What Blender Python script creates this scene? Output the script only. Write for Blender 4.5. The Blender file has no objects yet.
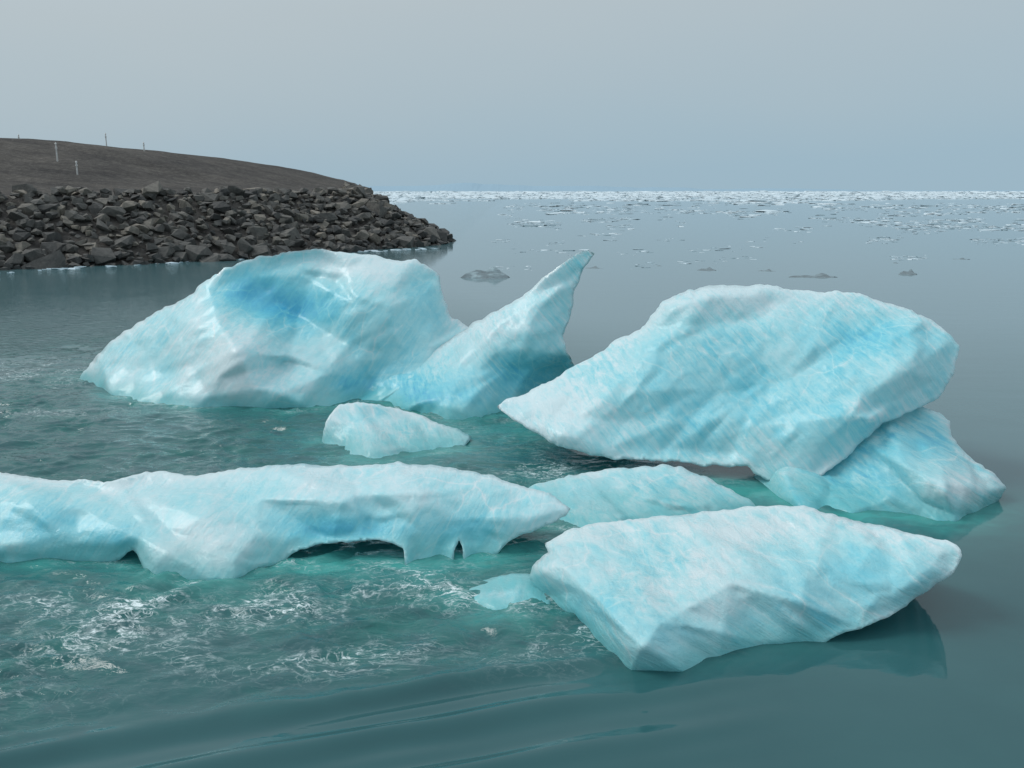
import bpy, bmesh, math, random
import numpy as np
from mathutils import Vector
from mathutils.geometry import delaunay_2d_cdt
rng=np.random.default_rng(7); random.seed(7)
scene=bpy.context.scene
# ---------------------------------------------------------------- survey geometry (metres)
H=5.0; F=887.0; PT=math.atan(194/887); SP,CP=math.sin(PT),math.cos(PT)
def shore_y(v):
    dy=(v-384)/F; t=H/(SP+dy*CP); return t*(CP-dy*SP)
def W2(u,v):
    dy=(v-384)/F; t=H/(SP+dy*CP); return ((u-512)/F*t, t*(CP-dy*SP))
def P3(u,v,Y):
    dx=(u-512)/F; dy=(v-384)/F; t=Y/(CP-dy*SP)
    return np.stack([dx*t, Y+0*t, H-t*(SP+dy*CP)],-1)
# ---------------------------------------------------------------- noise
def _h(ix,iy,iz,s):
    n=(ix.astype(np.int64)*73856093)^(iy.astype(np.int64)*19349663)^(iz.astype(np.int64)*83492791)^(s*2654435)
    n=(n^(n>>13))*1274126177 & 0x7fffffff
    n=(n^(n>>15))*668265263 & 0x7fffffff
    return n
def perlin(p,s=0):
    i=np.floor(p).astype(np.int64); f=p-i; w=f*f*f*(f*(f*6-15)+10)
    r=0
    for a in (0,1):
        for b in (0,1):
            for c in (0,1):
                h=_h(i[:,0]+a,i[:,1]+b,i[:,2]+c,s)
                g=np.stack([((h>>3)&255)/127.5-1,((h>>11)&255)/127.5-1,((h>>19)&255)/127.5-1],-1)
                d=f-np.array([a,b,c])
                wt=(w[:,0] if a else 1-w[:,0])*(w[:,1] if b else 1-w[:,1])*(w[:,2] if c else 1-w[:,2])
                r=r+wt*(g*d).sum(1)
    return r
def fbm(p,o=4,s=0,g=0.5):
    r=0;a=1.0
    for k in range(o):
        r=r+a*perlin(p*(2**k)+k*17.3,s+k); a*=g
    return r
def sstep(a,b,x):
    t=np.clip((x-a)/(b-a),0,1); return t*t*(3-2*t)
# ---------------------------------------------------------------- node helpers
def newmat(name):
    m=bpy.data.materials.new(name); m.use_nodes=True
    nt=m.node_tree; return m,nt,nt.nodes,nt.links,nt.nodes['Principled BSDF']
def mixc(nt,fac,a,b,mode='MIX'):
    n=nt.nodes.new('ShaderNodeMix'); n.data_type='RGBA'; n.blend_type=mode
    for s,v in ((0,fac),(6,a),(7,b)):
        if hasattr(v,'is_linked') or hasattr(v,'links'): nt.links.new(v,n.inputs[s])
        else: n.inputs[s].default_value = v if s==0 else (*v,1)
    return n.outputs[2]
def mth(nt,op,a,b=0.0,c=None,clamp=False):
    n=nt.nodes.new('ShaderNodeMath'); n.operation=op; n.use_clamp=clamp
    for s,v in ((0,a),(1,b),(2,c)):
        if v is None: continue
        if hasattr(v,'links'): nt.links.new(v,n.inputs[s])
        else: n.inputs[s].default_value=v
    return n.outputs[0]
def ramp(nt,x,stops):
    n=nt.nodes.new('ShaderNodeValToRGB'); e=n.color_ramp.elements
    while len(e)<len(stops): e.new(0.5)
    for el,(p,c) in zip(e,stops):
        el.position=p; el.color=(*c,1) if not isinstance(c,(int,float)) else (c,c,c,1)
    nt.links.new(x,n.inputs[0]); return n.outputs[0]
def attr(nt,name):
    n=nt.nodes.new('ShaderNodeAttribute'); n.attribute_name=name; return n.outputs['Fac']
def coords(nt,scale=(1,1,1),rot=(0,0,0)):
    t=nt.nodes.new('ShaderNodeTexCoord'); m=nt.nodes.new('ShaderNodeMapping')
    m.inputs['Scale'].default_value=scale; m.inputs['Rotation'].default_value=rot
    nt.links.new(t.outputs['Object'],m.inputs[0]); return m.outputs[0]
def noise(nt,vec,scale,detail=4,rough=0.5,dist=0.0):
    n=nt.nodes.new('ShaderNodeTexNoise'); n.inputs['Scale'].default_value=scale
    n.inputs['Detail'].default_value=detail; n.inputs['Roughness'].default_value=rough
    n.inputs['Distortion'].default_value=dist; nt.links.new(vec,n.inputs['Vector']); return n.outputs[0]
def bump(nt,h,strength,dist,nrm=None):
    n=nt.nodes.new('ShaderNodeBump')
    if hasattr(strength,'links'): nt.links.new(strength,n.inputs['Strength'])
    else: n.inputs['Strength'].default_value=strength
    n.inputs['Distance'].default_value=dist
    nt.links.new(h,n.inputs['Height'])
    if nrm is not None: nt.links.new(nrm,n.inputs['Normal'])
    return n.outputs[0]
# ---------------------------------------------------------------- ice
def ice_material(name,ang,sk=1.0):
    m,nt,N,L,B=newmat(name)
    iso=coords(nt); strk0=coords(nt,(1,1,1),(0,ang,0))
    mp=nt.nodes.new('ShaderNodeMapping'); mp.inputs['Scale'].default_value=(12,3.0,0.6); L.new(strk0,mp.inputs[0]); strk=mp.outputs[0]
    n1=noise(nt,iso,0.8,3,0.5,0.5); n2=noise(nt,strk,1.0,8,0.70,0.4); n3=noise(nt,iso,6,8,0.72,.4)
    ns=ramp(nt,n2,[(.36,0.),(.64,1.)]); gate=ramp(nt,noise(nt,iso,.9,2,.5,.3),[(.38,.3),(.62,1.)])
    bl=attr(nt,'blue')
    x=mth(nt,'ADD',bl,mth(nt,'MULTIPLY',mth(nt,'SUBTRACT',n1,0.5),0.6))
    x=mth(nt,'ADD',x,mth(nt,'MULTIPLY',mth(nt,'MULTIPLY',mth(nt,'SUBTRACT',ns,0.5),0.42*sk),gate))
    x=mth(nt,'ADD',x,mth(nt,'MULTIPLY',mth(nt,'SUBTRACT',n3,0.5),0.5))
    # healed fracture veins: thin white sheets inside the ice
    ds=nt.nodes.new('ShaderNodeTexNoise'); ds.inputs['Scale'].default_value=1.6; ds.inputs['Detail'].default_value=3; L.new(strk0,ds.inputs['Vector'])
    mp2=nt.nodes.new('ShaderNodeMapping'); mp2.inputs['Scale'].default_value=(2.2,1.4,.9); L.new(mixc(nt,.25,strk0,ds.outputs[1]),mp2.inputs[0])
    vr=nt.nodes.new('ShaderNodeTexVoronoi'); vr.feature='DISTANCE_TO_EDGE'; vr.inputs['Scale'].default_value=1.0; L.new(mp2.outputs[0],vr.inputs['Vector'])
    vein=mth(nt,'MULTIPLY',ramp(nt,vr.outputs['Distance'],[(0,1.),(.012,.35),(.045,0.)]),ramp(nt,n1,[(.4,0.),(.65,1.)]))
    x=mth(nt,'SUBTRACT',x,mth(nt,'MULTIPLY',vein,.3))
    col=ramp(nt,x,[(0.0,(0.80,0.94,0.96)),(0.3,(0.47,0.85,0.90)),(0.6,(0.23,0.72,0.84)),(1.0,(0.07,0.48,0.76))])
    L.new(mixc(nt,attr(nt,'wet'),col,(0.13,0.54,0.56)),B.inputs['Base Color'])
    L.new(ramp(nt,n3,[(0.35,0.05),(0.65,0.28)]),B.inputs['Roughness'])
    B.inputs['IOR'].default_value=1.40
    B.inputs['Coat Weight'].default_value=0.35; B.inputs['Coat Roughness'].default_value=0.06; B.inputs['Coat IOR'].default_value=1.35
    b=bump(nt,n2,0.40*sk,0.07); b=bump(nt,n3,0.38,0.05,b)
    n4=noise(nt,iso,30,3,0.6); b=bump(nt,n4,0.35,0.012,b)
    L.new(b,B.inputs['Normal'])
    tr=nt.nodes.new('ShaderNodeBsdfTranslucent'); tr.inputs[0].default_value=(0.40,0.92,0.99,1); L.new(b,tr.inputs['Normal'])
    mx=nt.nodes.new('ShaderNodeMixShader'); mx.inputs[0].default_value=0.22
    L.new(B.outputs[0],mx.inputs[1]); L.new(tr.outputs[0],mx.inputs[2]); L.new(mx.outputs[0],nt.nodes['Material Output'].inputs[0])
    return m

def catmull(pts,step):
    out=[];n=len(pts)
    for i in range(n):
        p0,p1,p2,p3=[np.array(pts[(i+k)%n][:2],float) for k in (-1,0,1,2)]
        L=np.linalg.norm(p2-p1); k=max(1,int(round(L/step)))
        for j in range(k):
            t=j/k; tt=0.3
            m1=(p2-p0)*tt*min(1,L/max(1e-6,np.linalg.norm(p1-p0))) ; m2=(p3-p1)*tt*min(1,L/max(1e-6,np.linalg.norm(p3-p2)))
            q=(2*t**3-3*t*t+1)*p1+(t**3-2*t*t+t)*m1+(-2*t**3+3*t*t)*p2+(t**3-t*t)*m2
            w=(pts[i][3] and pts[(i+1)%n][3]) or (j==0 and pts[i][3])
            out.append((q[0],q[1],w))
    return out
def tps(ctrl,q):
    X=ctrl[:,:2]/100; y=ctrl[:,2]; n=len(X)
    def U(r2): return np.where(r2>1e-12,r2*np.log(r2+1e-12),0)
    K=U(((X[:,None]-X[None])**2).sum(-1))+np.eye(n)*0.02
    Pm=np.c_[np.ones(n),X]; A=np.block([[K,Pm],[Pm.T,np.zeros((3,3))]])
    s=np.linalg.solve(A,np.r_[y,0,0,0]); Q=q/100
    return U(((Q[:,None]-X[None])**2).sum(-1))@s[:n]+np.c_[np.ones(len(Q)),Q]@s[n:]
def inside(G,A):
    ins=np.zeros(len(G),bool)
    for a,b in zip(A,np.roll(A,-1,0)):
        c=((a[1]>G[:,1])!=(b[1]>G[:,1]))
        xx=(b[0]-a[0])*(G[:,1]-a[1])/(b[1]-a[1]+1e-12)+a[0]
        ins^=c&(G[:,0]<xx)
    return ins
def facets(Q,spacing,seed,ang=0.6,stretch=1.7,base=None):
    """piecewise-planar relief: broken ice fracture faces with crisp creases"""
    r=np.random.default_rng(seed); c,s=math.cos(ang),math.sin(ang)
    R=np.array([[c,s],[-s,c]]); q=(Q@R.T)/np.array([stretch,1.0])
    mn,mx=q.min(0)-spacing*2,q.max(0)+spacing*2
    gx,gy=np.meshgrid(np.arange(mn[0],mx[0],spacing),np.arange(mn[1],mx[1],spacing))
    P=np.c_[gx.ravel(),gy.ravel()]+r.uniform(-.45,.45,(gx.size,2))*spacing
    res=delaunay_2d_cdt([Vector(p) for p in P],[],[],0,1e-4,False)
    V=np.array([tuple(v) for v in res[0]]); val=r.normal(size=len(V))
    if base is not None:
        back=(V*np.array([stretch,1.0]))@R; val=base(back)
    out=np.zeros(len(q)); done=np.zeros(len(q),bool)
    for f in res[2]:
        a,b,d=V[f[0]],V[f[1]],V[f[2]]
        lo=np.minimum(np.minimum(a,b),d); hi=np.maximum(np.maximum(a,b),d)
        idx=np.where((~done)&(q[:,0]>=lo[0]-1e-6)&(q[:,0]<=hi[0]+1e-6)&(q[:,1]>=lo[1]-1e-6)&(q[:,1]<=hi[1]+1e-6))[0]
        if not len(idx): continue
        M=np.array([b-a,d-a]).T
        if abs(np.linalg.det(M))<1e-9: continue
        l=np.linalg.solve(M,(q[idx]-a).T).T
        ok=(l[:,0]>=-1e-6)&(l[:,1]>=-1e-6)&(l.sum(1)<=1+1e-6)
        ii=idx[ok]; l=l[ok]; out[ii]=val[f[0]]*(1-l.sum(1))+val[f[1]]*l[:,0]+val[f[2]]*l[:,1]; done[ii]=True
    return out
FOOT=[]
def berg_mesh(outline,inner,T,Lp=45,step=2.8,amp=(0.16,0.07,0.03),jit=1.6,blue=0.35,spots=(),seed=1,ext=14,wcell=1.3,fr=1.0,wet=True,fang=0.6,fk=1.0,fs=62):
    """outline: (u,v) -> at the water line, (u,v,Y) -> point of the rim Y metres away"""
    pts=[];ctrl=[]
    for o in outline:
        if len(o)==2:
            Y=shore_y(o[1]); pts.append((o[0],o[1]+ext,Y,True)); ctrl.append((o[0],o[1],Y)); ctrl.append((o[0],o[1]+ext,Y))
            FOOT.append(W2(*o))
        else: pts.append((o[0],o[1],o[2],False)); ctrl.append(o)
    ctrl=np.array(ctrl+list(inner),float)
    ol=catmull(pts,step); O=np.array([(a,b) for a,b,_ in ol]); wf=np.array([c for *_,c in ol])
    tan=np.roll(O,-1,0)-np.roll(O,1,0); nn=np.c_[tan[:,1],-tan[:,0]]; nn/=np.linalg.norm(nn,axis=1)[:,None]+1e-9
    q3=np.c_[O/26,np.full(len(O),seed*3.7)]
    j=(fbm(q3,3,seed,0.6)+1.5*(np.abs(perlin(q3*1.4,seed+4))-.2)+1.1*(np.abs(perlin(q3*3.1,seed+5))-.2))*jit*1.7
    O=O+nn*(j*np.where(wf,0,1))[:,None]
    mn,mx=O.min(0),O.max(0)
    gx,gy=np.meshgrid(np.arange(mn[0],mx[0],step),np.arange(mn[1],mx[1],step*0.9))
    gx=gx+(np.arange(gx.shape[0])%2)[:,None]*step/2
    G=np.c_[gx.ravel(),gy.ravel()]+rng.uniform(-.2,.2,(gx.size,2))*step
    A=O;Bp=np.roll(O,-1,0)
    G=G[inside(G,O)]
    def dist(Q,sel):
        d=np.full(len(Q),1e9)
        for a,b in zip(A[sel],Bp[sel]):
            ab=b-a; t=np.clip(((Q-a)@ab)/(ab@ab+1e-9),0,1); d=np.minimum(d,np.linalg.norm(Q-a-t[:,None]*ab,axis=1))
        return d
    G=G[dist(G,np.ones(len(A),bool))>step*0.6]
    n=len(O)
    allp=np.r_[O,G]
    r=delaunay_2d_cdt([Vector(p) for p in allp],[(i,(i+1)%n) for i in range(n)],[],0,1e-4,True)
    V=np.array([tuple(v) for v in r[0]]); Fc=np.array([f for f in r[2] if len(f)==3]); ov=r[3]
    Fc=Fc[inside(V[Fc].mean(1),O)]
    used=np.zeros(len(V),bool); used[Fc.ravel()]=True
    isout=np.zeros(len(V),bool); isw=np.zeros(len(V),bool)
    for k,o in enumerate(ov):
        for s in o:
            if s<n: isout[k]=True; isw[k]=wf[s]
    re=np.cumsum(used)-1; Fc=re[Fc]; V=V[used]; isout=isout[used]; isw=isw[used]
    Fc=[tuple(int(i) for i in f) for f in Fc]
    dn=dist(V,~wf) if (~wf).any() else np.full(len(V),99.)
    dn[isout&~isw]=0
    sm=tps(ctrl,V); fw=sstep(-4,14,dn)*sstep(0,3,dn)
    Yl=facets(V,fs*.55,seed+100,fang,1.6,base=lambda q:tps(ctrl,q))
    Yf=sm+(Yl-sm)*0.9*fw
    a0=amp[0]/.17
    Yf=Yf+fk*fw*a0*(0.19*facets(V,fs*1.1,seed+101,fang,2.0)+0.07*facets(V,fs*.45,seed+102,fang+.35,2.2)+0.022*facets(V,fs*.2,seed+103,fang-.2,2.6))
    Tm=T*(1-np.exp(-dn/Lp))*(1+0.25*perlin(np.c_[V/70,np.full(len(V),seed*1.3)],seed))
    Pf=P3(V[:,0],V[:,1],Yf); Pb=P3(V[:,0],V[:,1],sm+Tm+.1*fw*facets(V,fs*.6,seed+105))
    weld=isout&~isw
    bidx=np.zeros(len(V),int); kept=np.where(~weld)[0]; bidx[weld]=np.where(weld)[0]; bidx[kept]=len(V)+np.arange(len(kept))
    allv=np.r_[Pf,Pb[kept]]; faces=[tuple(f) for f in Fc]+[tuple(int(bidx[i]) for i in reversed(f)) for f in Fc]
    cnt={}
    for f in Fc:
        for a,b in zip(f,list(f[1:])+[f[0]]):
            key=(min(a,b),max(a,b)); cnt[key]=cnt.get(key,0)+1
    for (a,b),c in cnt.items():
        if c==1:
            q=[a,b,int(bidx[b]),int(bidx[a])]; u=[]
            for i in q:
                if i not in u:u.append(i)
            if len(u)>=3: faces.append(tuple(u))
    me=bpy.data.meshes.new('m'); me.from_pydata(allv.tolist(),[],faces)
    bm=bmesh.new(); bm.from_mesh(me); bmesh.ops.recalc_face_normals(bm,faces=bm.faces); bm.to_mesh(me); bm.free()
    nr=np.zeros(len(allv)*3); me.vertex_normals.foreach_get('vector',nr); nr=nr.reshape(-1,3)
    wgt=np.r_[dn,dn[kept]]; wgt=0.08+0.92*sstep(0,30,wgt)
    p=allv/fr
    warp=np.stack([perlin(p*0.8,seed+11),perlin(p*0.8+9,seed+12),perlin(p*0.8+19,seed+13)],-1)
    fold=np.abs(perlin(p*0.75/wcell+warp*.35,seed+20))+0.6*np.abs(perlin(p*1.5/wcell+warp*.3+5,seed+21))
    # melt flutes running down the faces
    ca,sa=math.cos(fang),math.sin(fang)
    fl=np.c_[(p[:,0]*sa+p[:,2]*ca)*3.2,p[:,1]*1.2,(p[:,0]*ca-p[:,2]*sa)*.5]
    d=amp[0]*(1.0-2.6*fold)*.12+amp[2]*0.3*fbm(p*3.0,3,seed+7,0.5)+amp[1]*.35*fbm(fl,3,seed+9,.5)
    allv=allv+nr*(d*wgt)[:,None]
    me.vertices.foreach_set('co',allv.ravel())
    bl=np.full(len(allv),blue,float)
    UV=np.r_[V,V[kept]]
    for (u,v,b,ru,rv) in spots:
        bl+=b*np.exp(-((UV[:,0]-u)/ru)**2-((UV[:,1]-v)/rv)**2)
    fcol=facets(V,fs*1.1,seed+101,fang,2.0); bl+=0.05*np.r_[fcol,fcol[kept]]
    bl+=0.18*(fold-.3)
    bl-=0.28*np.exp(-np.r_[dn,dn[kept]]/4)     # whiter towards the rims
    a=me.attributes.new('blue','FLOAT','POINT'); a.data.foreach_set('value',np.clip(bl,-.5,1.3))
    wz=(1-sstep(0.0,0.42*fr,allv[:,2]+0.12*fbm(allv*2.0,3,3)))*(0.7 if wet else 0.3)
    a=me.attributes.new('wet','FLOAT','POINT'); a.data.foreach_set('value',wz)
    me.polygons.foreach_set('use_smooth',[True]*len(me.polygons)); me.update()
    return me
MI=[ice_material('glacier_ice_a',math.radians(-35),.7),ice_material('glacier_ice_b',math.radians(40),1.1),ice_material('glacier_ice_c',math.radians(58),1.2)]
def addobj(name,me,mat,parent=None):
    me.name=name+'_mesh'; o=bpy.data.objects.new(name,me); scene.collection.objects.link(o)
    if mat: me.materials.append(mat)
    if parent: o.parent=parent
    return o
def empty(name):
    e=bpy.data.objects.new(name,None); scene.collection.objects.link(e); return e
# back-left berg
A=empty('iceberg')
a1=berg_mesh([(73,378),(98,353,23.6),(130,328,23.5),(165,305,23.4),(195,291,23.2),(222,268,23.2),(250,259,23.4),(285,252,23.5),(320,249,23.5),(350,251,23.5),(385,258,23.4),(420,262,23.3),(438,274,23.2),(443,295,23.0),(452,316,22.9),(478,330,22.8),(520,352,22.6),(565,372),
 (540,385),(450,400),(400,403),(360,400),(330,407),(290,411),(245,406),(200,408),(150,404),(110,394)],
 [(215,340,21.3),(240,352,20.7),(262,375,20.3),(215,380,20.7),(205,325,21.9),(245,320,22.3),(275,300,23.1),(250,285,23.1),(300,330,22.9),(280,360,21.4),(320,375,20.9),(300,345,21.9),(355,330,21.9),(380,295,22.2),(345,285,22.7),(400,350,21.7),(360,385,21.6),(385,385,21.0),(150,350,22.3),(120,370,22.6),(170,380,21.5),(430,330,22.0)],
 3.6,amp=(0.24,0.09,0.03),jit=1.8,blue=0.26,seed=2,
 spots=[(255,290,.5,42,26),(305,308,.5,50,20),(360,385,.5,30,18),(235,360,-.3,35,35),(420,310,.25,30,40),(150,350,.1,50,30),(370,270,-.15,60,20)],wcell=1.5,fang=-.5,fs=50)
addobj('ice_body',a1,MI[0],A)
a2=berg_mesh([(366,392,21.5),(372,374,21.9),(400,362,22.0),(424,352,22.0),(450,339,21.9),(470,325,21.5),(500,309,21.1),(530,290,20.9),(553,270,20.8),(572,257,20.8),(588,250,20.8),(597,253,20.8),(583,271,20.8),(574,294,20.8),(570,318,20.8),(563,336,20.7),(567,352,20.6),(577,368,20.6),
 (562,384),(535,398),(500,412),(450,417),(405,412),(378,402)],
 [(470,350,20.7),(520,330,20.3),(545,300,20.5),(440,385,20.3),(500,375,20.2),(540,360,20.2),(430,370,21.0)],
 1.3,amp=(0.15,0.08,0.03),jit=1.5,blue=0.30,seed=5,spots=[(430,395,.45,60,20),(485,335,-.2,50,20),(520,370,.25,40,30)],wcell=1.1,fang=-.7,fs=38)
addobj('ice_fin',a2,MI[1],A)
# right berg
C=empty('iceberg')
c1=berg_mesh([(497,407,16.4),(528,391,16.8),(565,372,17),(600,351,17.2),(640,327,17.3),(655,309,17.3),(672,296,17.3),(692,289,17.3),(720,285,17.3),(760,284,17.2),(800,290,17),(850,292,16.7),(900,307,16.3),(940,325,15.8),(958,345,15.5),(952,375,15.2),(937,400,15.0),(905,414,14.8),(875,430,14.6),(850,455,14.5),(810,482,14.4),(772,483,14.6),(745,468,14.9),(700,465,15.1),(650,461,15.2),(600,457,15.3),(560,447,15.5),(528,429,15.9)],
 [(700,380,15.8),(780,380,15.4),(850,370,15.1),(620,395,16.1),(620,430,15.5),(750,440,14.9),(820,330,16.0),(700,325,16.7),(760,320,16.3),(900,360,15.0),(640,350,16.9),(660,430,15.3),(860,410,14.6),(800,430,14.7)],
 3.0,amp=(0.17,0.08,0.03),jit=1.6,blue=0.29,seed=8,spots=[(690,345,.12,50,30),(890,340,.22,50,30),(740,410,.15,90,30),(560,410,-.2,60,30),(780,300,-.2,90,14)],wcell=1.4,fang=-.65,fs=66)
addobj('ice_body',c1,MI[1],C)
c2=berg_mesh([(755,476,15.1),(800,455,15.1),(850,440,15.0),(895,410,15.2),(918,402,15.2),(950,420,14.9),(953,438,14.7),(975,460,14.3),(1006,488,13.9),
 (985,504),(962,521),(935,526),(908,513),(870,514),(830,519),(800,510),(775,496)],
 [(940,480,13.6),(880,470,13.9),(850,495,13.6),(920,440,14.5),(900,500,13.3),(810,490,14.0)],
 2.4,amp=(0.16,0.09,0.04),jit=1.6,blue=0.36,seed=12,spots=[(890,450,.25,40,20),(960,490,-.2,30,20),(840,480,.2,50,20)],wcell=0.9,fang=.7,fs=40)
addobj('ice_foot',c2,MI[2],C)
d=berg_mesh([(322,441),(327,418,17.6),(337,405,17.9),(350,401,18.0),(380,405,18.0),(420,415,18.0),(450,427,17.8),(472,436,17.5),
 (452,449),(415,458),(375,464),(345,459)],[(365,425,17.3),(400,435,17.2),(350,440,17.0)],1.6,Lp=25,amp=(0.13,0.06,0.03),jit=1.4,blue=0.22,seed=15,wcell=0.7,ext=8,fang=.3,fs=30,step=2.4)
addobj('iceberg',d,MI[1])
e=berg_mesh([(-150,480,12.8),(-80,478,12.9),(0,473,12.9),(60,479,12.7),(110,481,12.6),(150,472,12.8),(200,474,12.8),(250,467,12.9),(300,464,13.0),(350,465,13.0),(400,463,13.0),(440,466,12.9),(480,473,12.8),(520,484,12.6),(550,495,12.4),(571,509,12.2),(566,516,12.1),(545,526,12.0),(510,541,11.8),
 (486,555),(466,561),(459,541,11.7),(450,560),(430,574),(408,568),(402,549,11.5),(380,541,11.5),(340,543,11.5),(300,549,11.5),(268,562),(230,577),(185,579),(152,573),(133,550,11.5),(105,557),(60,560),(0,558),(-80,557),(-150,557)],
 [(200,510,11.8),(200,545,11.25),(340,500,11.7),(340,525,11.95),(300,505,11.7),(300,532,11.8),(385,525,11.8),(400,500,11.8),(430,530,11.5),(60,510,12.0),(60,535,11.6),(0,505,12.1),(0,535,11.7),(130,510,11.9),(120,535,11.8),(470,510,12.0),(500,520,11.9),(240,550,11.2),(-80,510,12.1),(-80,535,11.7)],
 2.0,amp=(0.11,0.06,0.02),jit=1.4,blue=0.24,seed=21,ext=12,spots=[(335,530,.6,60,18),(50,525,.4,70,28),(470,530,.3,40,20),(120,540,.3,30,15),(200,540,-.1,40,30),(200,480,-.1,200,12)],wcell=1.2,fang=.15,fs=54)
addobj('iceberg',e,MI[0])
f=berg_mesh([(515,503,13.6),(533,485,14.0),(570,475,14.2),(620,468,14.3),(680,467,14.3),(718,483,14.0),(757,506,13.5),(750,512),(700,524),(620,532),(560,530),(530,517)],
 [(620,490,13.7),(680,490,13.7),(570,500,13.5)],1.4,Lp=25,amp=(0.10,0.05,0.02),jit=1.4,blue=0.30,seed=25,wcell=0.9,fang=.2,fs=35)
addobj('iceberg',f,MI[2])
g=berg_mesh([(530,578,10.6),(531,566,10.65),(548,552,10.8),(545,543,10.9),(568,529,11.1),(620,520,11.15),(700,512,11.15),(760,506,11.1),(800,505,11.0),(850,519,10.7),(900,529,10.35),(945,540,10.0),(962,551,9.8),(951,574,9.75),(920,597,9.6),(882,621,9.35),(840,635,9.2),
 (800,642),(760,646),(700,657),(640,664),(612,657),(590,634),(562,610),(537,590)],
 [(600,558,10.35),(700,545,10.45),(700,575,9.75),(700,602,9.2),(750,598,9.25),(800,592,9.35),(850,555,10.1),(860,585,9.5),(640,615,9.05),(600,590,9.7),(780,540,10.5),(920,560,9.85),(570,570,10.4),(650,585,9.65),(780,570,9.8),(740,625,8.98),(820,615,9.2)],
 1.8,Lp=35,amp=(0.11,0.06,0.018),jit=1.5,blue=0.27,seed=31,spots=[(600,610,.2,50,30),(860,570,.2,60,25),(740,630,.15,120,18),(700,530,-.15,140,12)],wcell=1.0,fr=0.85,ext=16,fang=.5,fs=56)
addobj('iceberg',g,MI[2])
h=berg_mesh([(463,599),(472,585,10.75),(492,577,10.9),(530,573,10.95),(550,590,10.6),(550,606),(520,612),(485,608)],[(510,590,10.4)],0.8,Lp=15,amp=(0.03,0.02,0.02),jit=1.0,blue=0.3,seed=33,wcell=0.5,ext=8,fs=25,step=2.4,fr=.3)
addobj('ice_chunk',h,MI[0])
# small dark floes (old sediment-laden ice)
m,nt,N,L,B=newmat('dirty_ice'); nn_=noise(nt,coords(nt),1.6,5,.6)
L.new(ramp(nt,nn_,[(.3,(.05,.08,.09)),(.55,(.11,.17,.19)),(.75,(.28,.40,.43))]),B.inputs['Base Color']); B.inputs['Roughness'].default_value=.3; L.new(bump(nt,nn_,.5,.2),B.inputs['Normal'])
dirty=m
def floe(u0,u1,v0,v1,s,mat):
    um=(u0+u1)/2;Y=shore_y(v1-1); w=u1-u0
    o=[(u0,v1-1),(u0+w*.12,v0+(v1-v0)*.6,Y+.5),(u0+w*.35,v0+(v1-v0)*.25,Y+1.2),(u0+w*.55,v0+(v1-v0)*.35,Y+1.2),(u0+w*.7,v0,Y+1.1),(u0+w*.85,v0+(v1-v0)*.5,Y+.9),(u1,v1-1.5,Y+.3),(u1-w*.2,v1),(um,v1)]
    me=berg_mesh(o,[],2.5,Lp=5,step=1.2,amp=(0.15,0.1,0.05),jit=0.5,blue=.9,seed=s,ext=2,wcell=1.5,wet=False,fk=.5,fs=12)
    addobj('ice_floe',me,mat)
nf=len(FOOT)
for k,(a,b,c,dd,mt) in enumerate([(458,510,267,279,1),(576,604,266,270,1),(694,716,267,272,0),(752,776,269,273,0),(784,838,273,279,0),(897,917,269,276,0),(876,904,262,265,0),(945,970,258,261,0),(640,668,265,268,1)]):
    floe(a,b,c,dd,40+k,dirty)
FOOT=FOOT[:nf]
# ---------------------------------------------------------------- brash ice field far out (one object)
def hull_variants(n,pts,flat,seed):
    out=[]; r=np.random.default_rng(seed)
    for k in range(n):
        bm=bmesh.new(); q=r.normal(size=(pts,3)); q/=np.linalg.norm(q,axis=1)[:,None]; q*=r.uniform(.75,1.1,(pts,1)); q=np.sign(q)*np.abs(q)**0.8; q[:,2]*=flat
        for c in q: bm.verts.new(c)
        res=bmesh.ops.convex_hull(bm,input=bm.verts)
        bmesh.ops.delete(bm,geom=[v for v in bm.verts if not v.link_faces],context='VERTS')
        bm.verts.index_update()
        out.append((np.array([v.co[:] for v in bm.verts]),[[v.index for v in f.verts] for f in bm.faces])); bm.free()
    return out
def scatter(name,variants,items,mat,attrname='shade'):
    vs=[];fs=[];at=[];off=0
    for (x,y,z,sx,sy,sz,rot,sh) in items:
        V,Fc=variants[random.randrange(len(variants))]
        tl=random.uniform(-.5,.5) if name!='brash_ice_field' else 0
        c,s=math.cos(rot),math.sin(rot); q=V*np.array([sx,sy,sz])
        if tl: q=q@np.array([[1,0,0],[0,math.cos(tl),math.sin(tl)],[0,-math.sin(tl),math.cos(tl)]])
        q=q@np.array([[c,s,0],[-s,c,0],[0,0,1]])+np.array([x,y,z])
        vs.append(q); fs+= [[i+off for i in f] for f in Fc]; at+=[sh]*len(V); off+=len(V)
    me=bpy.data.meshes.new(name); me.from_pydata(np.concatenate(vs).tolist(),[],fs)
    a=me.attributes.new(attrname,'FLOAT','POINT'); a.data.foreach_set('value',at)
    bm=bmesh.new(); bm.from_mesh(me); bmesh.ops.recalc_face_normals(bm,faces=bm.faces); bm.to_mesh(me); bm.free()
    return addobj(name,me,mat)
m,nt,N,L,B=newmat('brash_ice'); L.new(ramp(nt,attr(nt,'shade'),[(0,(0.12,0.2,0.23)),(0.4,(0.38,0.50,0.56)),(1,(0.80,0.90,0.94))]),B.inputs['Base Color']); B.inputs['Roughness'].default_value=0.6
brash_mat=m
hv=hull_variants(14,14,0.8,3)
items=[]
def addf(x,y,s,sh,tall=.3): items.append((x,y,0.02*s,s*random.uniform(.7,1.6),s*random.uniform(.5,1),s*tall*random.uniform(.5,1.3),random.uniform(-.5,.5),sh))
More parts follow.
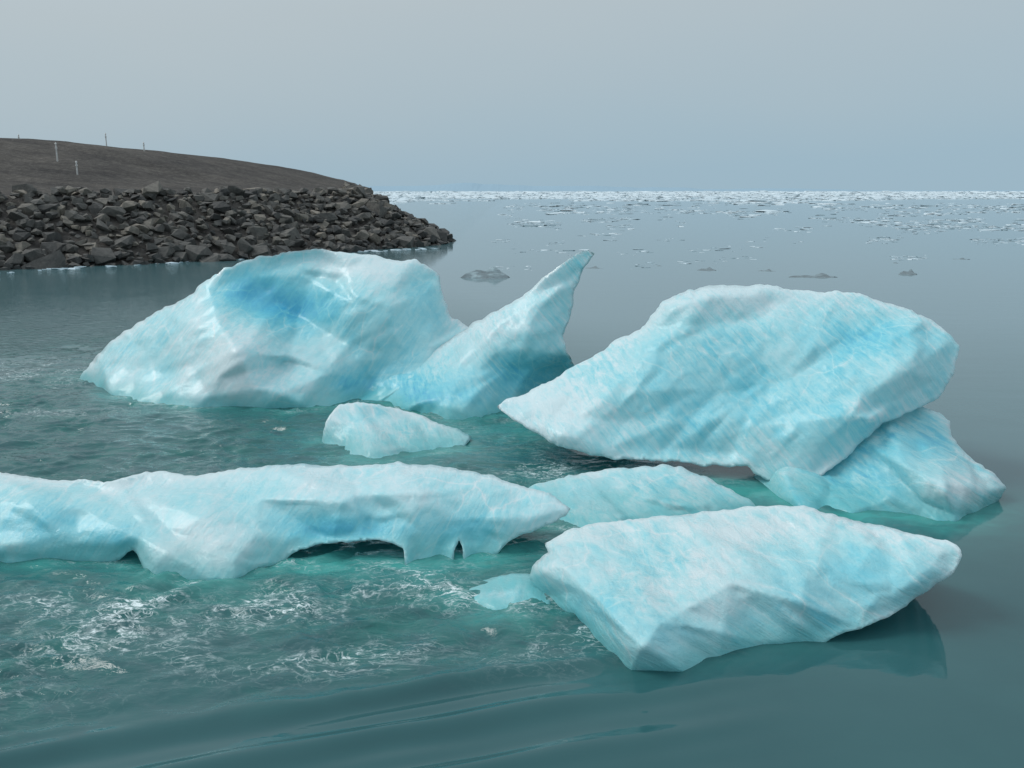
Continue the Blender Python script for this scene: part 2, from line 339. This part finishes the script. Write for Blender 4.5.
for k in range(20000):  # far pack
    y=10**random.uniform(math.log10(240),math.log10(2800)); x=random.uniform(-0.25,0.75)*y
    c=perlin(np.array([[x/90,y/160,.5]]),4)[0]+0.25*perlin(np.array([[x/25,y/50,.5]]),5)[0]
    if c<0.02+ (0.22 if y<420 else 0)-(0.45 if y>520 else 0): continue
    hz_=min(1,max(0,(y-250)/400))  # haze painted into the floe tone: paler and more even with distance
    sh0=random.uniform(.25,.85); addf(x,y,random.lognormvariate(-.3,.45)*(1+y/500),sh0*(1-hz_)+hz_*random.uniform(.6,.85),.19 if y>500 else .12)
for k in range(7500): # streams nearer
    u=random.uniform(400,1150); base=random.choice([232,240,248,214,219,224,209,206,262]); 
    v=base+ (u-700)*(-0.03 if base>230 else 0)+random.gauss(0,1.6)+3*math.sin(u/60+base)
    if base==262 and not (430<u<960): continue
    x,y=W2(u,max(v,203)); 
    if perlin(np.array([[u/45,base/3,.2]]),9)[0]<(0.08 if base>=226 else -0.05): continue
    if base>=232 and u<780 and random.random()<.75: continue
    if x<-2: continue
    addf(x,y,random.lognormvariate(-1.6,.55)*(y/90),random.uniform(.05,.9),.11)
for k in range(90): # along the shore
    t=random.random(); x=-34+27*t-random.random()*2+ .5; y=54+26*t-1.5
    addf(x,y,random.uniform(.12,.5),random.uniform(.1,.6),.22)
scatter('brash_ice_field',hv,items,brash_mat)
# ---------------------------------------------------------------- land
LP=np.array([(-170,30),(-60,47),(-45,51.5),(-33,57),(-25,62),(-18,68),(-13,75),(-9.3,80),(-6.8,83.5),(-6.4,90),(-8.5,100),(-11,115),(-16,132),(-40,180),(-170,260)],float)
def sd(Q):
    d=np.full(len(Q),1e9)
    for a,b in zip(LP,np.roll(LP,-1,0)):
        ab=b-a;t=np.clip(((Q-a)@ab)/(ab@ab),0,1);d=np.minimum(d,np.linalg.norm(Q-a-t[:,None]*ab,axis=1))
    return np.where(inside(Q,LP),d,-d)
def land_h(Q,rough=True):
    d=sd(Q); h=np.where(d<8.2,d*0.575,4.72+(d-8.2)*0.02)
    hx=np.interp(Q[:,0],[-170,-64,-49,-41,-35,-26,-20,-14,-8],[4.9,4.9,4.9,4.3,3.8,2.7,1.7,0.6,0])
    hy=sstep(9,42,d+np.clip(Q[:,1]-90,0,25)*0.9)
    h=h+hx*np.where(d>7,hy,0)
    if rough: h=h+0.25*fbm(np.c_[Q/6,np.zeros(len(Q))],4,2)*sstep(0,3,d)
    return h
xs=np.arange(-170,4,1.0); ys=np.arange(30,200,1.0); gx,gy=np.meshgrid(xs,ys); Q=np.c_[gx.ravel(),gy.ravel()]
hh=np.clip(land_h(Q)-0.15,-3,None); nx=len(xs); dd=sd(Q)
idx=np.arange(len(Q)).reshape(len(ys),nx)
fs=np.stack([idx[:-1,:-1],idx[:-1,1:],idx[1:,1:],idx[1:,:-1]],-1).reshape(-1,4); fs=fs[(dd[fs].max(1)>-5)]
me=bpy.data.meshes.new('hill'); me.from_pydata(np.c_[Q,hh].tolist(),[],fs.tolist()); 
me.polygons.foreach_set('use_smooth',[True]*len(me.polygons))
m,nt,N,L,B=newmat('gravel_hill')
co=coords(nt); n1=noise(nt,co,0.12,5,.6); n2=noise(nt,co,2.2,6,.75); n3=noise(nt,coords(nt,(.06,.5,1.5)),1.0,4,.6)
c=mixc(nt,ramp(nt,n1,[(.35,0.0),(.65,1.0)]),(0.055,0.052,0.05),(0.115,0.104,0.094)); c=mixc(nt,0.55,c,ramp(nt,n2,[(.3,(0.03,0.03,0.03)),(.5,(0.085,0.08,0.075)),(.75,(0.21,0.2,0.185))]))
c=mixc(nt,.5,c,ramp(nt,n3,[(.35,(.45,.45,.47)),(.65,(1.4,1.38,1.3))]),'MULTIPLY')
L.new(c,B.inputs['Base Color']); B.inputs['Roughness'].default_value=0.95; B.inputs['Specular IOR Level'].default_value=.2
L.new(bump(nt,n2,0.8,0.4),B.inputs['Normal'])
addobj('gravel_hill',me,m)
m,nt,N,L,B=newmat('basalt_rock')
co=coords(nt); n1=noise(nt,co,3.5,5,.7); sh=attr(nt,'shade')
c=ramp(nt,sh,[(0,(0.045,0.047,0.048)),(.5,(0.12,0.118,0.11)),(.85,(0.22,0.2,0.17)),(1,(0.33,0.30,0.26))])
c=mixc(nt,0.55,c,ramp(nt,n1,[(.3,(0.3,0.3,0.3)),(.7,(1.5,1.45,1.35))]),'MULTIPLY')
L.new(c,B.inputs['Base Color']); B.inputs['Roughness'].default_value=.85; L.new(bump(nt,n1,.7,.15),B.inputs['Normal'])
rocks=[];pts=rng.uniform([-75,42],[0,108],(60000,2)); d0=sd(pts); ok=(d0>-0.4)&(d0<9.6); pts=pts[ok]; d0=d0[ok]; h0=land_h(pts,False)
cells={}
for p,dv,hv_ in zip(pts,d0,h0):
    k=(round(p[0]/.6),round(p[1]/.6))
    if k in cells: continue
    cells[k]=1
    if dv>8.6 and random.random()<.5: continue
    s=min(1.1,random.lognormvariate(-.95,.42))
    if dv<1.2 and random.random()<.15: s*=1.6
    sh_=random.betavariate(2,2.6)*(0.5 if dv<0.9 else 1)
    rocks.append((p[0],p[1],hv_+random.uniform(-.1,.25),s*random.uniform(.8,1.25),s*random.uniform(.7,1.1),s*random.uniform(.6,1.0),random.uniform(0,6.28),sh_))
scatter('riprap_embankment',hull_variants(20,13,.85,11),rocks,m)
# marker posts on the hill
m,nt,N,L,B=newmat('post_paint'); L.new(ramp(nt,noise(nt,coords(nt),6),[(.3,(.45,.45,.43)),(.7,(.7,.7,.68))]),B.inputs['Base Color'])
def post(u,Y,hgt,r=.07):
    x=(u-512)/F*Y; z=float(land_h(np.array([[x,Y]]))[0])-.3
    bm=bmesh.new(); bmesh.ops.create_cone(bm,cap_ends=True,segments=10,radius1=r,radius2=r*.75,depth=hgt)
    q=bmesh.ops.create_cone(bm,cap_ends=True,segments=10,radius1=r*1.5,radius2=r*.4,depth=r*2)
    bmesh.ops.translate(bm,verts=q['verts'],vec=(0,0,hgt/2+r*.9))
    q=bmesh.ops.create_cone(bm,cap_ends=True,segments=10,radius1=r*1.35,radius2=r*1.35,depth=hgt*.1)
    bmesh.ops.translate(bm,verts=q['verts'],vec=(0,0,hgt*.3))
    me=bpy.data.meshes.new('p'); bm.to_mesh(me); bm.free(); o=addobj('marker_post',me,m); o.location=(x,Y,z+hgt/2)
for u,Y,hg in ((9,104,2.0),(71,84,1.7),(89,80,1.2),(120,108,1.6),(156,100,1.0),(36,104,1.0)): post(u,Y,hg)
# ---------------------------------------------------------------- water
def axis(lo,hi,st,far_lo,far_hi,g=1.09):
    a=list(np.arange(lo,hi,st)); s=st;x=a[-1]
    while x<far_hi: s*=g; x+=s; a.append(x)
    s=st;x=lo;b=[]
    while x>far_lo: s*=g; x-=s; b.append(x)
    return np.array(b[::-1]+a)
xs=axis(-13,10,.055,-6000,6000); ys=axis(6,25,.05,-60,9000,1.06)
gx,gy=np.meshgrid(xs,ys); X=gx.ravel();Y=gy.ravel(); n=len(X); z0=np.zeros(n)
def gs(u,v,ru,rv):  # patch of surface state, metres
    x,y=W2(u,v); return np.exp(-((X-x)/ru)**2-((Y-y)/rv)**2)
edge=(Y-8.05)-0.29/0.957*(X+1.4)     # eddy line of the current
churn=sstep(-0.3,0.9,edge)*(1-sstep(-0.6,1.2,X-np.interp(Y,[7,9,11,13,18,30],[0.3,0.9,1.8,3.2,1.5,-6])))
churn*=1-0.7*sstep(22,40,Y)
churn=np.clip(churn*(0.8+0.7*perlin(np.c_[X/2.2,Y/3,z0],5))+0.3*gs(250,600,2.5,.8),0,1.3)
calm=1-sstep(.0,.3,churn)
wake=(1-sstep(-.1,.9,edge))*(1-sstep(-.5,3.2,X))*sstep(-4,-.2,edge)
s=edge+0.12*perlin(np.c_[X/1.5,Y/1.5,z0],6)+0.03*(X+1)**2*.3
Pn=np.c_[X,Y,z0]
near=(1-sstep(26,34,Y))*(1-sstep(12,20,np.abs(X)))*sstep(2,5,Y)
Z=np.zeros(n)
sel=near>0.001
pn=Pn[sel]; wv=np.stack([perlin(pn*.7,21),perlin(pn*.7+7,22),0*pn[:,0]],-1)*.9
r1=1-np.abs(fbm((pn+wv)*np.array([.8,1.5,1]),2,23))*2.2; r2=fbm((pn+wv)*np.array([1.8,3.4,1]),4,24,.45)
Z[sel]=(churn[sel]*(0.065*r1+0.085*r2)+0.03*wake[sel]*np.sin(2*np.pi*s[sel]/0.38)*(0.5+.9*perlin(pn*.6,3))+0.04*wake[sel]*np.sin(2*np.pi*s[sel]/0.83)+0.004*calm[sel]*fbm(pn*np.array([.5,1.0,1]),2,30))*near[sel]
Z-=churn*near*0.045
foam=1.6*gs(240,602,1.6,.42)+1.1*gs(110,605,1.3,.4)+1.1*gs(455,585,.9,.5)+1.0*gs(290,660,1.0,.35)+.9*gs(440,650,.7,.3)+.9*gs(30,690,.7,.35)+.9*gs(40,372,3.0,2.0)+.6*gs(30,412,2.5,.5)+.7*gs(620,468,1.8,.8)+.35*gs(310,480,3,1.)+.5*gs(560,470,1.6,1.5)+.8*gs(100,640,1.5,.5)+.4*gs(540,640,.8,.5)+.3*gs(480,425,1.5,1.)
# submerged-ice glow painted as water colour, plus milky melt water near the bergs
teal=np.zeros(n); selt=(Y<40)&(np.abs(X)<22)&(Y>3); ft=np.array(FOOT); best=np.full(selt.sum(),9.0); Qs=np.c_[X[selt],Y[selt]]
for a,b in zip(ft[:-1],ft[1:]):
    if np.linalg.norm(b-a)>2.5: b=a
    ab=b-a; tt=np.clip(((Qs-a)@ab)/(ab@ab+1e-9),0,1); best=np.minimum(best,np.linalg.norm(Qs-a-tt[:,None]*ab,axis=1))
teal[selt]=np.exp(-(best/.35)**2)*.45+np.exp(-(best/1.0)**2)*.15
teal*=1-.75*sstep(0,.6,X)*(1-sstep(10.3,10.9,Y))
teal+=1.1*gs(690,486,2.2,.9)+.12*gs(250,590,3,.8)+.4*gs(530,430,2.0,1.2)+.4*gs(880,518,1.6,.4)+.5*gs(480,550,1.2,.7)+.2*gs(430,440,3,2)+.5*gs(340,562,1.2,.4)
foot_ring=np.zeros(n); foot_ring[selt]=np.exp(-(best/.16)**2)
foam+=foot_ring*0.7*np.clip(churn+.05,0,1)
idx=np.arange(n).reshape(len(ys),len(xs)); fs=np.stack([idx[:-1,:-1],idx[:-1,1:],idx[1:,1:],idx[1:,:-1]],-1).reshape(-1,4)
me=bpy.data.meshes.new('water'); me.vertices.add(n); me.vertices.foreach_set('co',np.c_[X,Y,Z].ravel())
me.loops.add(fs.size); me.loops.foreach_set('vertex_index',fs.ravel()); me.polygons.add(len(fs)); me.polygons.foreach_set('loop_start',np.arange(0,fs.size,4)); me.polygons.foreach_set('loop_total',np.full(len(fs),4)); me.update(calc_edges=True); me.validate()
me.polygons.foreach_set('use_smooth',[True]*len(me.polygons))
sheen_paint=np.clip(.95*sstep(14,55,Y)+.5*sstep(2.5,9,X-(13-Y)*.25)*sstep(11,17,Y),0,1)*(1-.8*np.clip(churn,0,1))  # pale sky sheen painted into the water colour, far out and to the right
for nm,v in (('foam',foam),('teal',teal),('churn',np.clip(churn,0,1)),('sheen_paint',sheen_paint)):
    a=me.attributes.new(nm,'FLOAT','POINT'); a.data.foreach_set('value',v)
m,nt,N,L,B=newmat('glacial_water')
co=coords(nt); cof=coords(nt,(1,1.6,1)); big=noise(nt,co,.35,4,.55); med=noise(nt,cof,1.6,5,.6,.6)
base=mixc(nt,ramp(nt,big,[(.3,0.),(.7,1.)]),(0.020,0.084,0.092),(0.029,0.105,0.112))
base=mixc(nt,attr(nt,'sheen_paint'),base,(0.115,0.205,0.23))
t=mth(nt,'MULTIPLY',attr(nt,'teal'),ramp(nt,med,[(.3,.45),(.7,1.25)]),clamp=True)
base=mixc(nt,mth(nt,'MULTIPLY',attr(nt,'churn'),ramp(nt,med,[(.35,.0),(.65,1.)])),base,(0.019,0.13,0.12))
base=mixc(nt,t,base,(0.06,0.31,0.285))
fn=noise(nt,cof,1.25,4,.5,1.8); iso=mth(nt,'ABSOLUTE',mth(nt,'SUBTRACT',fn,.5)); line=ramp(nt,iso,[(0.0,1.),(0.02,.35),(0.04,0.)])
fnb=noise(nt,cof,2.9,4,.55,1.5); isob=mth(nt,'ABSOLUTE',mth(nt,'SUBTRACT',fnb,.47)); lineb=ramp(nt,isob,[(0.0,.9),(0.03,0.)])
line=mth(nt,'MAXIMUM',line,lineb)
fn2=noise(nt,cof,9,6,.75,.5); line2=ramp(nt,fn2,[(.42,0.),(.56,1.)])
fa=attr(nt,'foam'); gate=ramp(nt,noise(nt,co,.9,3,.5),[(.42,0.),(.58,1.)])
fm=mth(nt,'MULTIPLY',mth(nt,'MULTIPLY',line,mth(nt,'ADD',line2,.1)),mth(nt,'MULTIPLY',fa,mth(nt,'ADD',gate,.12)),clamp=True)
fm2=mth(nt,'MULTIPLY',ramp(nt,noise(nt,cof,5,7,.75,.6),[(.5,0.),(.72,1.)]),mth(nt,'MULTIPLY',mth(nt,'MULTIPLY',fa,fa),mth(nt,'MULTIPLY',gate,.6)),clamp=True)
fm=mth(nt,'MAXIMUM',fm,fm2)
L.new(mixc(nt,fm,base,(0.72,0.83,0.84)),B.inputs['Base Color'])
L.new(mth(nt,'ADD',mth(nt,'MULTIPLY',fm,.5),.03),B.inputs['Roughness']); B.inputs['IOR'].default_value=1.38
ch=attr(nt,'churn')
rip=noise(nt,coords(nt,(1,2.2,1)),2.6,4,.55,.5); rip2=noise(nt,coords(nt,(1,3.,1)),.35,5,.6,.3)
b=bump(nt,rip,mth(nt,'ADD',mth(nt,'MULTIPLY',ch,.5),.008),.10); b=bump(nt,rip2,.015,.4,b); b=bump(nt,fm,.3,.02,b)
L.new(b,B.inputs['Normal'])
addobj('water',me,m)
# ---------------------------------------------------------------- distant hills, haze painted into their colour
xs=np.linspace(-1500,3500,260); top=4+34*np.clip(fbm(np.c_[xs/500,xs*0,xs*0+2.2],4,3)+.35,0,1)*sstep(1500,300,xs)
vs=[];fs=[]
for i,(x,t_) in enumerate(zip(xs,top)):
    vs+=[(x,3300,-1),(x,3420,t_),(x,3800,-1)]
    if i: a=3*(i-1);b_=3*i; fs+=[(a,b_,b_+1,a+1),(a+1,b_+1,b_+2,a+2)]
me=bpy.data.meshes.new('h'); me.from_pydata(vs,[],fs)
m,nt,N,L,B=newmat('haze_painted_moraine'); L.new(ramp(nt,noise(nt,coords(nt),.004),[(.3,(.31,.435,.52)),(.7,(.32,.45,.535))]),B.inputs['Base Color']); B.inputs['Roughness'].default_value=1; B.inputs['Specular IOR Level'].default_value=0
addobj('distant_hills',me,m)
# ---------------------------------------------------------------- light
SE,SA=math.radians(46),math.radians(-78)   # elevation, azimuth from +Y (neg = left)
w=bpy.data.worlds.new('World'); scene.world=w; w.use_nodes=True; nt=w.node_tree; nt.nodes.clear()
out=nt.nodes.new('ShaderNodeOutputWorld'); bg=nt.nodes.new('ShaderNodeBackground'); sky=nt.nodes.new('ShaderNodeTexSky')
sky.sky_type='NISHITA'; sky.sun_disc=False; sky.sun_elevation=SE; sky.sun_rotation=SA; sky.dust_density=4; sky.air_density=1.5
tc=nt.nodes.new('ShaderNodeTexCoord'); sx=nt.nodes.new('ShaderNodeSeparateXYZ'); nt.links.new(tc.outputs['Generated'],sx.inputs[0])
el=mth(nt,'ADD',sx.outputs['Z'],mth(nt,'MULTIPLY',sx.outputs['X'],-0.09))
nz=nt.nodes.new('ShaderNodeTexNoise'); nz.inputs['Scale'].default_value=2.2; nz.inputs['Detail'].default_value=3
mpp=nt.nodes.new('ShaderNodeMapping'); mpp.inputs['Scale'].default_value=(1,1,3); nt.links.new(tc.outputs['Generated'],mpp.inputs[0]); nt.links.new(mpp.outputs[0],nz.inputs['Vector'])
el=mth(nt,'ADD',el,mth(nt,'MULTIPLY',mth(nt,'SUBTRACT',nz.outputs[0],.5),.08))
hz=ramp(nt,el,[(0.0,(0.36,0.51,0.61)),(0.10,(0.42,0.53,0.60)),(0.2,(0.475,0.555,0.60)),(0.5,(0.64,0.72,0.78)),(1.0,(0.82,0.91,0.99))])
skc=mixc(nt,1.0,sky.outputs[0],(0.07,0.07,0.07),'MULTIPLY')
nt.links.new(mixc(nt,0.08,hz,skc),bg.inputs[0]); bg.inputs[1].default_value=1.0; nt.links.new(bg.outputs[0],out.inputs[0])
ld=bpy.data.lights.new('sun','SUN'); ld.energy=1.5; ld.angle=math.radians(25); ld.color=(1,.98,.95); lo=bpy.data.objects.new('sun',ld); scene.collection.objects.link(lo)
dirv=Vector((math.sin(SA)*math.cos(SE),math.cos(SA)*math.cos(SE),math.sin(SE))); lo.rotation_euler=dirv.to_track_quat('Z','Y').to_euler(); lo.location=(0,0,30)
cam=bpy.data.cameras.new('camera'); cam.sensor_width=36; cam.lens=36*F/1024; cam.clip_end=20000; cam.clip_start=.1
co_=bpy.data.objects.new('camera',cam); scene.collection.objects.link(co_); co_.location=(0,0,H); co_.rotation_euler=(math.pi/2-PT,0,0); scene.camera=co_
scene.view_settings.view_transform='Standard'; scene.view_settings.look='None'; scene.view_settings.exposure=0
